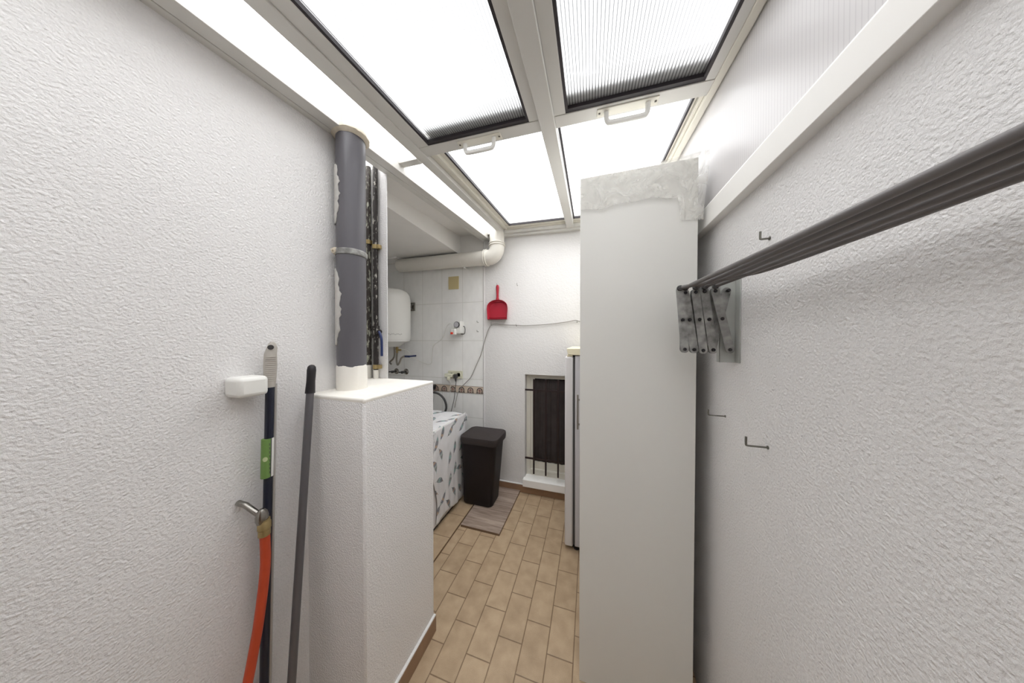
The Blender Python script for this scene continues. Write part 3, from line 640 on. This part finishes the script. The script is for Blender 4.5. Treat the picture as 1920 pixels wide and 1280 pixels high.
MB().box(-1.456, -1.286, 2.357, 2.374, 1.083, 1.164).build('cover_plate', M['ivory'], so, bevel=.003)
for xx in (-1.413, -1.328):
    MB().lathe([(.026, 0), (.026, -.004), (.022, -.004), (.021, .002)], (xx, 2.357, 1.123), 'Y', 24).build('outlet', M['ivory'], so)
pa = thing('plug_adapter', (-1.42, 2.33, 1.10), 'ivory plug adapter with a pale cord in the left half of the double wall socket', 'adapter')
m = MB(); m.box(-1.470, -1.384, 2.305, 2.357, 1.100, 1.137); m.box(-1.432, -1.402, 2.29, 2.32, 1.070, 1.105); m.build('adapter_body', M['ivory'], pa, bevel=.006)
pg = thing('power_plug', (-1.34, 2.33, 1.10), 'dark grey plug in the double socket with its cord hanging down behind the washing machine', 'plug')
m = MB(); m.box(-1.372, -1.335, 2.318, 2.352, 1.09, 1.132); m.tube([(-1.35, 2.33, 1.09), (-1.345, 2.33, 1.05)], .009, 10, rs=(.011, .005)); m.build('plug_body', M['dgrey'], pg, bevel=.004)
MB().tube(spline([(-1.345, 2.33, 1.06), (-1.352, 2.34, 1.03), (-1.366, 2.345, .95), (-1.377, 2.345, .864), (-1.404, 2.34, .75), (-1.42, 2.33, .66)], 5), .0035, 8).build('cord', M['dcable'], pg)
MB().tube(spline([(-1.417, 2.30, 1.075), (-1.417, 2.33, 1.05), (-1.418, 2.35, 1.02), (-1.425, 2.352, .99), (-1.43, 2.352, .9), (-1.44, 2.345, .78), (-1.45, 2.34, .68)], 5), .0028, 8).build('cord', M['wcable'], pa)
tag(MB().box(-1.453, -1.332, 2.362, 2.374, 2.036, 2.171).build('cover_plate', M['beige'], bevel=.002), 'square beige-yellow blanking plate on the tiles under the duct', 'cover plate')
# ------------------------------------------------------------------ hooks
def hook(base, d, L, up, label, r=.0022, name='wall_hook', grp=None):
    b = Vector(base); d = Vector(d)
    m = MB(); m.tube(spline([b-d*.004, b+d*L*.5, b+d*L*.93, b+d*L+Vector((0, 0, up*.2)), b+d*L+Vector((0, 0, up))], 4), r, 8)
    m.lathe([(r*2, -.001), (r*2, .002)], b, 'X' if abs(d.x) > .5 else 'Y', 8)
    return tag(m.build(name, M['steel']), label, 'hook', grp)
hook((-.682, YB, 2.030), (0, -1, -.0), .018, .022, 'small bare metal hook high on the back wall, right of the red dustpan', .002)
hook((-.885, YB, 2.045), (0, -1, 0), .034, .012, 'small metal hook at the top of the red dustpan handle', .002)
hook((-.955, YB, 1.642), (0, -1, 0), .022, .03, 'metal hook below the dustpan where the grey cable bends down', .002)
hook((-.690, YB, 1.632), (0, -1, 0), .022, .018, 'metal hook carrying the middle of the grey wall cable', .002)
hook((-.112, YB, 1.655), (0, -1, 0), .022, .012, 'metal hook holding the grey cable next to the tall white cupboard', .002)
hook((-1.108, YB+.004, 1.676), (0, -1, 0), .028, .016, 'upper of the two small hooks on the tiles right of the timer', .0022)
hook((-1.108, YB+.004, 1.58), (0, -1, 0), .028, .016, 'lower of the two small hooks on the tiles right of the timer', .0022)
hook((XR, 1.046, 1.233), (-1, 0, 0), .05, .02, 'bent wire hook on the right wall nearest the tall white cupboard', .0022)
hook((XR, .829, 1.214), (-1, 0, 0), .047, .024, 'bent wire hook on the right wall at the picture edge, farther from the cupboard', .0026)
hook((XR, .829, 1.765), (-1, 0, 0), .020, .02, 'wire hook on the right wall above the drying rack rails', .0026)
cb = [(-.06, 2.352, 1.657), (-.10, 2.347, 1.667), (-.134, 2.352, 1.674), (-.208, 2.354, 1.661), (-.382, 2.354, 1.643), (-.586, 2.354, 1.634), (-.684, 2.352, 1.639), (-.777, 2.352, 1.643), (-.896, 2.354, 1.655), (-.945, 2.35, 1.651), (-.972, 2.348, 1.62), (-1.0, 2.348, 1.56), (-1.035, 2.35, 1.455), (-1.069, 2.35, 1.341), (-1.124, 2.35, 1.226), (-1.181, 2.35, 1.110), (-1.237, 2.35, 1.049), (-1.288, 2.345, 1.00), (-1.33, 2.34, .93), (-1.36, 2.33, .78)]
tag(MB().tube(spline(cb, 5), .0036, 8).build('electric_cable', M['cable']), 'grey electric cable strung on hooks across the back wall and down the tiles', 'cable')

# ------------------------------------------------------------------ red dustpan
dpn = thing('dustpan', (-.882, 2.34, 1.70), 'red plastic dustpan hanging by its handle on the white back wall', 'dustpan')
def dout(s, dz=0):      # D-shaped outline in x,z, scaled about its centre
    pts = [(-.103, 1.700), (-.108, 1.76), (-.111, 1.805)]
    for k in range(1, 12):
        a = math.radians(180-15*k); pts.append((.111*math.cos(a)*1.0, 1.812+.083*math.sin(a)**.85))
    pts += [(.111, 1.805), (.108, 1.76), (.104, 1.700)]
    return [(-.882+x*s, 1.79+(z-1.79)*s+dz) for x, z in pts]
o1, o2, o3 = dout(1), dout(.955), dout(.84, -.006)
n = len(o1)
rings = [[(x, 2.362, z) for x, z in dout(.86, -.004)], [(x, 2.325, z) for x, z in o1], [(x, 2.322, z) for x, z in dout(.985)], [(x, 2.325, z) for x, z in o2], [(x, 2.352, z) for x, z in o3]]
t = MB(); t.loft(rings); t.build('tray', M['red'], dpn)
MB().prism([(-.982, 1.697), (-.782, 1.697), (-.782, 1.704), (-.982, 1.704)], 0, 1, 2.324, 2.345).build('lip', plain('dark_red_rubber', (100, 18, 30), .6), dpn)['label'] = 'dark red front lip'
MB().prism([(-.975, 1.716), (-.79, 1.716), (-.79, 1.722), (-.975, 1.722)], 0, 1, 2.342, 2.354).build('ridge', M['red'], dpn)
def hr_(z, w, th, y=2.342): return [(-.882+w*math.cos(a)*1.0, y+th*math.sin(a), z) for a in [2*math.pi*k/16 for k in range(16)]]
MB().loft([hr_(1.875, .034, .008), hr_(1.895, .020, .009), hr_(1.915, .013, .010), hr_(1.95, .012, .011), hr_(1.99, .015, .011), hr_(2.02, .017, .010), hr_(2.036, .014, .008), hr_(2.043, .007, .006)]).build('handle', M['red'], dpn)

# ------------------------------------------------------------------ washing machine with feather print cover
wm = thing('washing_machine', (-1.43, 1.83, .013), 'white washing machine in the alcove, almost hidden under a feather print cloth', 'washing machine')
MB().box(-1.72, -1.140, 1.535, 2.105, .04, .792).build('cabinet', M['fridge'], wm, bevel=.01)
m = MB().box(-1.70, -1.155, 1.55, 2.09, .013, .045); m.build('plinth', M['dgrey'], wm)
cv = thing('appliance_cover', (-1.43, 1.85, .80), 'white feather-patterned cloth cover over the washing machine top and front', 'cover')
def cov(u, v):
    a = u; y = 1.615+.515*a if v > 0 else 0
    sag = .004*math.sin(a*17+v*3)+.003*math.sin(a*39)
    curl = .014*math.exp(-((a)/.05)**2)
    edge = .022*math.sin(v*9+1)*math.exp(-(a/.12)**2)
    y0 = 1.607+.014*v+edge+.03*v*v*(1-a)*1.6
    return (-1.129+.010*v*math.sin(a*11+2)*.6+sag*v*.8-curl*v+.004, y0+(2.122-y0)*a, .803-v*(.803-.055-.02*math.sin(a*5)))
MB().grid(cov, 60, 50).build('front_panel', M['feather_front'], cv, solid=.0015)
def covt(u, v):
    y = 1.545+.58*v; x = -1.70+.575*u
    return (x, y, .798+.003*math.sin(u*21+v*4)*math.cos(v*13)+.003*math.exp(-((v-.97)/.03)**2))
MB().grid(covt, 40, 40).build('top_panel', M['feather_top'], cv, solid=.0015)
def hem(u, v):
    return (-1.125+.006*math.sin(u*40)*v, 1.607+u*.517, .803-v*.012+.002*math.sin(u*50))
MB().tube([(-1.127, 1.607+.517*k/40, .8035+.0015*math.sin(k*1.3)) for k in range(41)], .0035, 8).build('seam', M['white'], cv)
tie = MB(); tie.grid(lambda u, v: (-1.126+.02*v, 2.122+.012*math.sin(v*4)*u, .80-.10*v*u-.01), 6, 8); tie.grid(lambda u, v: (-1.122+.006*math.sin(v*6), 2.118+.018*u, .79-.12*v), 5, 10)
tie.build('side_flap', M['feather_front'], cv, solid=.0015)
tie2 = MB(); tie2.grid(lambda u, v: (-1.124+.012*math.sin(u*9+v*3), 1.600+.03*u+.004*math.sin(v*12), .792-.15*v*(1-.4*u)), 8, 12); tie2.build('side_flap', M['feather_front'], cv, solid=.0015)

# drain hose and tap elbow behind it
dh = thing('drain_hose', (-1.55, 2.3, .80), 'grey ribbed washing machine hose arching over the cloth cover below the border tiles', 'hose')
def ribbed(path, r, amp=.0012, k=14):
    P = spline(path, k); return MB().tube(P, r, 12, rs=[r+amp*(i % 2) for i in range(len(P))])
ribbed([(-1.70, 2.31, .90), (-1.66, 2.305, .925), (-1.60, 2.30, .932), (-1.53, 2.30, .918), (-1.475, 2.30, .875), (-1.447, 2.30, .82), (-1.445, 2.30, .77), (-1.46, 2.295, .72), (-1.48, 2.29, .62)], .0105).build('arched_hose', M['dgrey'], dh)
ribbed([(-1.63, 2.32, .985), (-1.622, 2.305, .93), (-1.612, 2.30, .86), (-1.612, 2.295, .80), (-1.622, 2.29, .70), (-1.63, 2.29, .62)], .0085).build('straight_hose', M['dgrey'], dh)
m = MB(); m.tube([(-1.625, 2.375, .988), (-1.625, 2.30, .988)], .017, 14); m.tube([(-1.65, 2.31, .99), (-1.585, 2.305, .975)], .015, 12); m.lathe([(.022, -.02), (.024, 0), (.02, .02)], (-1.628, 2.31, .99), 'Z', 14)
m.build('tap_elbow', M['black'], dh)

# ------------------------------------------------------------------ board and bin
bd = thing('floor_board', (-.81, 2.06, 0), 'flat grey-brown wood-effect board lying on the floor tiles under the dark bin', 'board')
MB().add([(-.985, 1.775, .0185), (-.655, 1.775, .0185), (-.650, 2.353, .0185), (-.985, 2.353, .0185), (-.985, 1.775, .016), (-.655, 1.775, .016), (-.650, 2.353, .016), (-.985, 2.353, .016)],
         [(0, 1, 2, 3), (7, 6, 5, 4), (0, 4, 5, 1), (1, 5, 6, 2), (2, 6, 7, 3), (3, 7, 4, 0)]).build('laminate_top', M['wood'], bd, smooth=False)
MB().add([(-.9845, 1.7755, .016), (-.6555, 1.7755, .016), (-.6505, 2.3525, .016), (-.9845, 2.3525, .016), (-.9845, 1.7755, .0), (-.6555, 1.7755, .0), (-.6505, 2.3525, .0), (-.9845, 2.3525, .0)],
         [(0, 1, 2, 3), (7, 6, 5, 4), (0, 4, 5, 1), (1, 5, 6, 2), (2, 6, 7, 3), (3, 7, 4, 0)]).build('core', M['woodedge'], bd, smooth=False)
bn = thing('waste_bin', (-.965, 2.12, .0185), 'tall dark brown plastic bin with a flat rounded lid beside the feather print cover', 'bin')
def lerp(a, b, t): return a+(b-a)*t
rings = []
for z, t in ((.0185, 0), (.028, .0), (.30, .5), (.575, 1)):
    k = .006 if z < .02 else 0
    rings.append([(x, y, z) for x, y in rrect(lerp(-1.104, -1.106, t)+k, lerp(-.818, -.772, t)-k, lerp(2.018, 1.985, t)+k, lerp(2.225, 2.24, t)-k, .045)])
MB().loft(rings).build('body', M['bin'], bn)
rings = []
for z, k in ((.575, .012), (.578, .004), (.605, .0), (.628, .0), (.637, .003), (.641, .012), (.638, .016), (.643, .03)):
    rings.append([(x, y, z) for x, y in rrect(-1.113+k, -.749-k, 1.966+k, 2.258-k, max(.055-k*.5, .02))])
MB().loft(rings).build('lid', M['lid'], bn)

# ------------------------------------------------------------------ fridge
fg = thing('fridge', (.14, 2.08, 0), 'white fridge standing behind the tall cupboard, door edge towards the aisle', 'fridge')
MB().box(-.100, .40, 1.813, 2.335, .028, 1.385).build('cabinet', M['fridge_side'], fg, bevel=.006)
MB().box(-.170, -.112, 1.808, 2.335, .022, 1.378).build('door', M['fridge'], fg, bevel=.012, seg=3)
MB().box(-.113, -.099, 1.815, 2.34, .04, 1.375).build('door_seal', M['dgrey'], fg)
m = MB().add([(x, y, z) for y in (1.803, 2.335) for x, z in ((-.150, 1.392), (-.098, 1.388), (.40, 1.388), (.40, 1.440), (-.157, 1.436))],
             [(0, 1, 2, 3, 4), (9, 8, 7, 6, 5), (0, 5, 6, 1), (1, 6, 7, 2), (2, 7, 8, 3), (3, 8, 9, 4), (4, 9, 5, 0)])
m.build('worktop', M['cream'], fg, bevel=.004)['label'] = 'cream top slab'
MB().box(-.155, -.115, 1.812, 2.34, 1.378, 1.390).build('hinge_strip', M['cream'], fg, bevel=.001)
for yy in (1.84, 2.30):
    m = MB(); m.lathe([(.02, 0), (.02, .012), (.009, .014), (.009, .03)], (-.088, yy, 0), n=16); m.box(-.115, -.07, yy-.02, yy+.01, .018, .028); m.build('foot', M['black'], fg)

# ------------------------------------------------------------------ tall cupboard and film
cp = thing('tall_cupboard', (.17, 1.45, 0), 'tall plain white laminate cupboard standing against the right wall', 'cupboard')
sx = lambda z: .385+.009*z/2.19
MB().add([(-.041, 1.125, .0), (sx(0), 1.125, .0), (sx(2.19), 1.125, 2.194), (-.041, 1.125, 2.194), (-.041, 1.143, .0), (sx(0), 1.143, .0), (sx(2.19), 1.143, 2.194), (-.041, 1.143, 2.194)],
         [(0, 1, 2, 3), (7, 6, 5, 4), (0, 4, 5, 1), (1, 5, 6, 2), (2, 6, 7, 3), (3, 7, 4, 0)]).build('side_panel', M['cupboard'], cp, bevel=.001)
MB().box(-.022, sx(1), 1.772, 1.79, 0, 2.194).build('side_panel', M['cupboard'], cp, bevel=.001)
MB().box(.378, .386, 1.143, 1.772, .05, 2.176).build('back_panel', M['cupboard'], cp)
MB().box(-.022, .385, 1.143, 1.772, 2.176, 2.194).build('top_panel', M['cupboard'], cp, bevel=.001)
MB().box(-.012, .378, 1.143, 1.772, .05, .068).build('bottom_panel', M['cupboard'], cp)
MB().box(.0, .018, 1.143, 1.772, .0, .05).build('toe_board', M['cupboard'], cp)
for (a, b, hy_) in ((1.1445, 1.455, 1.43), (1.459, 1.789, 1.56)):
    d = MB().box(-.041, -.023, a, b, .01, 2.192).build('door', M['cupboard'], cp, bevel=.001)
    hm = MB(); hm.box(-.074, -.064, hy_-.006, hy_+.006, .955, 1.165)
    for z in (.985, 1.135): hm.box(-.066, -.041, hy_-.004, hy_+.004, z-.005, z+.005)
    if hy_ > 1.5: hm.build('handle', plain('brushed_steel_handle', (160, 156, 150), .35, .8), d, bevel=.001)
fl = thing('plastic_film', (.18, 1.118, 2.2), 'crinkled clear plastic film draped over the top edge of the tall cupboard', 'plastic film')
rr = random.Random(11)
ph = [(rr.uniform(10, 60), rr.uniform(10, 60), rr.uniform(0, 6)) for _ in range(9)]
def crk(x, z, a=.004): return .28*a*sum(math.sin(p*x+q*z+s) for p, q, s in ph)/3
def film_front(u, v):
    x = -.044+.452*u
    top = 2.1935+.014*max(0, (u-.78)/.22)*1.0
    if u > .86: top += .006*math.sin((u-.86)/.14*math.pi)
    low = 2.053-.006*math.sin(u*9)+.004*math.sin(u*23)
    if u > .815: low = low-(min(1, (u-.815)/.02))*.094
    z = top+(low-top)*v
    x2 = x+.018*max(0, (u-.8)/.2)*(1-v)**1.5
    return (x2, 1.113-.003*math.sin(v*3.1)+crk(x, z, .0026)-.006*(u > .86)*math.sin(v*5), z)
MB().grid(film_front, 90, 34).build('front_fold', M['film'], fl, solid=.0006)
def film_top(u, v):
    x = -.046+.445*u; y = 1.112+.26*v
    return (x, y, 2.196+.002+crk(x, y*1.3, .003)+.007*max(0, (u-.75)/.25)*(1-v)+.003*v)
MB().grid(film_top, 70, 26).build('top_fold', M['film'], fl, solid=.0006)
def film_side(u, v):
    y = 1.112+.10*u; z = 2.210-.21*v*(1-.5*u)
    return (.401+.012*(1-v)+crk(y*1.6, z, .002), y, z)
MB().grid(film_side, 18, 26).build('side_fold', M['film'], fl, solid=.0006)

# ------------------------------------------------------------------ accordion drying rack on the right wall
rk = thing('drying_rack', (.45, .99, 1.43), 'folded accordion drying rack with grey rails on the right wall by the cupboard', 'drying rack')
T = [(.287, 1.664), (.303, 1.655), (.332, 1.655), (.357, 1.656), (.386, 1.656), (.421, 1.656)]
Bm = [(.302, 1.467), (.329, 1.466), (.354, 1.464), (.382, 1.466), (.426, 1.467)]
def bar(a, b, y0, y1, w=.0118):
    ax, az = a; bx, bz = b; d = Vector((bx-ax, bz-az)).normalized(); n = Vector((-d.y, d.x)); pts = []
    for k in range(9):
        t = math.pi*k/8; pts.append((ax-d.x*w*math.sin(t)+n.x*w*math.cos(t), az-d.y*w*math.sin(t)+n.y*w*math.cos(t)))
    for k in range(9):
        t = math.pi*k/8; pts.append((bx+d.x*w*math.sin(t)-n.x*w*math.cos(t), bz+d.y*w*math.sin(t)-n.y*w*math.cos(t)))
    return MB().prism(pts, 0, 1, y0, y1)
def rivet(m, x, z, y=.963): m.lathe([(.0, -.003), (.0045, -.0025), (.0055, 0), (.0055, .004)], (x, y, z), 'Y', 12)
for (a, b, ya, yb) in [(T[i], Bm[i], .964+.0022*(i % 2), .9655+.0022*(i % 2)) for i in range(5)]+[(T[i+1], Bm[i], .975+.002*(i % 2), .9765+.002*(i % 2)) for i in range(4)]+[(T[5], Bm[3], .976, .978)]:
    bar(a, b, ya, yb).build('scissor_bar', M['galv'], rk)
for x, z in T[1:5]+Bm+[(.2955, 1.565), (.316, 1.565), (.343, 1.565), (.370, 1.565), (.405, 1.566)]+[T[5]]:
    m = MB(); rivet(m, x, z); m.lathe([(.0032, 0), (.0032, .014)], (x, .966, z), 'Y', 8); m.build('rivet', M['black'], rk)
m = MB(); m.box(.404, .447, .982, .985, 1.425, 1.70); m.box(.4465, .4495, .955, 1.0, 1.425, 1.70); m.box(.404, .407, .982, 1.0, 1.425, 1.70); m.build('wall_bracket', M['zinc'], rk, bevel=.001)
rails = [[(.287, .968, 1.672), (.30, .95, 1.673), (.335, .89, 1.671), (.372, .80, 1.667), (.396, .732, 1.665), (.405, .55, 1.664), (.412, .2, 1.662), (.42, -.4, 1.66)]]
for i, (xs, xe, ye) in enumerate(((.303, .326, .603), (.332, .343, .632), (.357, .360, .663), (.386, .380, .697))):
    dx = (.03)
    rails.append([(xs, .968, 1.672), (xs+.003, .93, 1.6725), (xe, ye, 1.671-.002*i), (xe+.012, .3, 1.67-.002*i), (xe+.03, -.4, 1.668-.002*i)])
for i, p in enumerate(rails):
    m = MB().tube(spline(p, 6), .0064, 12); m.build('rail', M['rail'], rk)
    m = MB().lathe([(.0, -.006), (.0085, -.004), (.0095, .004), (.0075, .010)], (p[0][0], .962, p[0][2]-.001), 'Y', 14); m.build('end_eye', M['dgrey'], rk)
m = MB(); m.box(.40, .4495, -.402, -.398, 1.43, 1.70); m.box(.4465, .4495, -.43, -.38, 1.43, 1.70); m.build('wall_bracket', M['galv'], rk, bevel=.001)

# ------------------------------------------------------------------ long handles leaning in the left corner
a = Vector((-.993, .668, 1.405)); b = Vector((-.946, .543, .012)); dr = (a-b).normalized()
mp = thing('mop_handle', b, 'grey metal mop handle with a black end cap leaning between left wall and plinth', 'mop handle')
MB().tube([b, a-dr*.09], .0122, 20).build('pole', M['gpole'], mp)
k = [a-dr*.105, a-dr*.1045, a-dr*.06, a-dr*.02, a-dr*.008, a-dr*.002, a]
MB().tube(k, .014, 20, rs=[.0145, .0155, .0135, .0142, .0125, .008, .003]).build('end_cap', M['black'], mp)
a = Vector((-1.012, .553, 1.492)); b = Vector((-1.005, .515, .0)); dr = (a-b).normalized()
bh = thing('broomstick', b, 'dark navy broom handle with a light grey ridged grip hung at the far left', 'broomstick')
MB().tube([b, a-dr*.14], .0115, 20).build('pole', M['navy'], bh)
off = Vector((.006, .0125, 0))
MB().tube([b+off, a-dr*.14+off], .0042, 12).build('silver_strip', plain('silver_strip', (176, 172, 168), .3, .3), bh)['label'] = 'silver strip along the pole'
gp = MB(); gr_ = []
for s_, w_, t_ in ((0, .004, .004), (.006, .010, .007), (.02, .0145, .009), (.04, .017, .011), (.08, .0185, .012), (.12, .0165, .0125), (.15, .0150, .0125)):
    c = a-dr*s_; sh = Vector((0, .004 if s_ < .03 else 0, 0))
    gr_.append([c+sh+Vector((t_*math.cos(q), w_*math.sin(q), 0)) for q in [2*math.pi*j/20 for j in range(20)]])
go = gp.loft(gr_).build('grip', M['grip'], bh)
rg = MB()
for j in range(13):
    c = a-dr*(.05+.0065*j); rg.tube([c+Vector((.0126*math.cos(q), .0180*math.sin(q), 0)) for q in [math.radians(-72+9*i_) for i_ in range(13)]], .0010, 6)
rg.build('grip_ridges', M['grip'], go)
c = a-dr*.018
MB().tube([c+Vector((.0078, -.004, 0)), c+Vector((.0105, -.006, .0))], .008, 16).build('hanging_hole', M['dgrey'], go)
la = Vector((-1.0088, .537, 1.175)); lb = la-dr*.125
lo = MB().tube([la, lb], .0122, 20).build('paper_sleeve', M['green'], bh); lo['label'] = 'green paper sleeve with a pale round emblem'
mw = MB().tube([la+off, lb+off], .0049, 12).build('sleeve_edge', M['white'], lo)
# pale emblem and a few illegible dark print strokes on the sleeve
ec = (la+lb)/2; nrm = Vector((.80, -.60, 0)); tg = Vector((.6, .8, 0))
em = MB(); ct = ec+nrm*.0124; vs = [ct+nrm*.0004]+[ct+tg*.0062*math.cos(q)-nrm*.0016*math.cos(q)**2+Vector((0, 0, .0075*math.sin(q))) for q in [2*math.pi*j/20 for j in range(20)]]
em.add(vs, [(0, 1+j, 1+(j+1) % 20) for j in range(20)]); em.build('round_emblem', plain('pale_emblem', (196, 206, 160), .6), lo)
pt = MB()
for j in range(8):
    q = ec+Vector((.0118, .0030, 0))+Vector((0, 0, -.05+.013*j)); pt.box(q.x, q.x+.0006, q.y, q.y+.0016, q.z, q.z+.008)
pt.build('print', M['print'], lo)
tag(MB().box(XL-.002, -.975, .455, .5285, 1.325, 1.386).build('broom_holder', M['white'], bevel=.012, seg=3), 'white plastic wall clip at the left edge holding the broom handle', 'holder')
oh = thing('gas_hose', (-.98, .5, .9), 'orange rubber hose with a metal coupling hanging at the bottom left', 'hose')
MB().tube(spline([(-.975, .512, .905), (-.975, .514, .86), (-.975, .5135, .779), (-.975, .500, .653), (-.975, .486, .562), (-.97, .455, .42), (-.96, .40, .22), (-.94, .33, .06), (-.92, .26, .014), (-.9, .16, .013)], 6), .0125, 18).build('hose_body', M['orange'], oh)
m = MB(); c0 = (-.975, .512, 0)
m.lathe([(.0135, .885), (.0150, .886), (.0150, .905), (.0165, .907), (.0165, .925), (.0145, .928), (.0145, .936)], c0, n=20); co = m.build('hose_clamp', M['brass'], oh)
m = MB().lathe([(.0125, .925), (.0155, .935), (.0160, .948), (.0125, .962), (.006, .970), (.0, .971)], (-.978, .508, 0), n=20); m.tube([(-.98, .505, .95), (-1.02, .49, .985), (XL, .485, .99)], .008, 12); m.build('coupling', M['chrome'], oh)
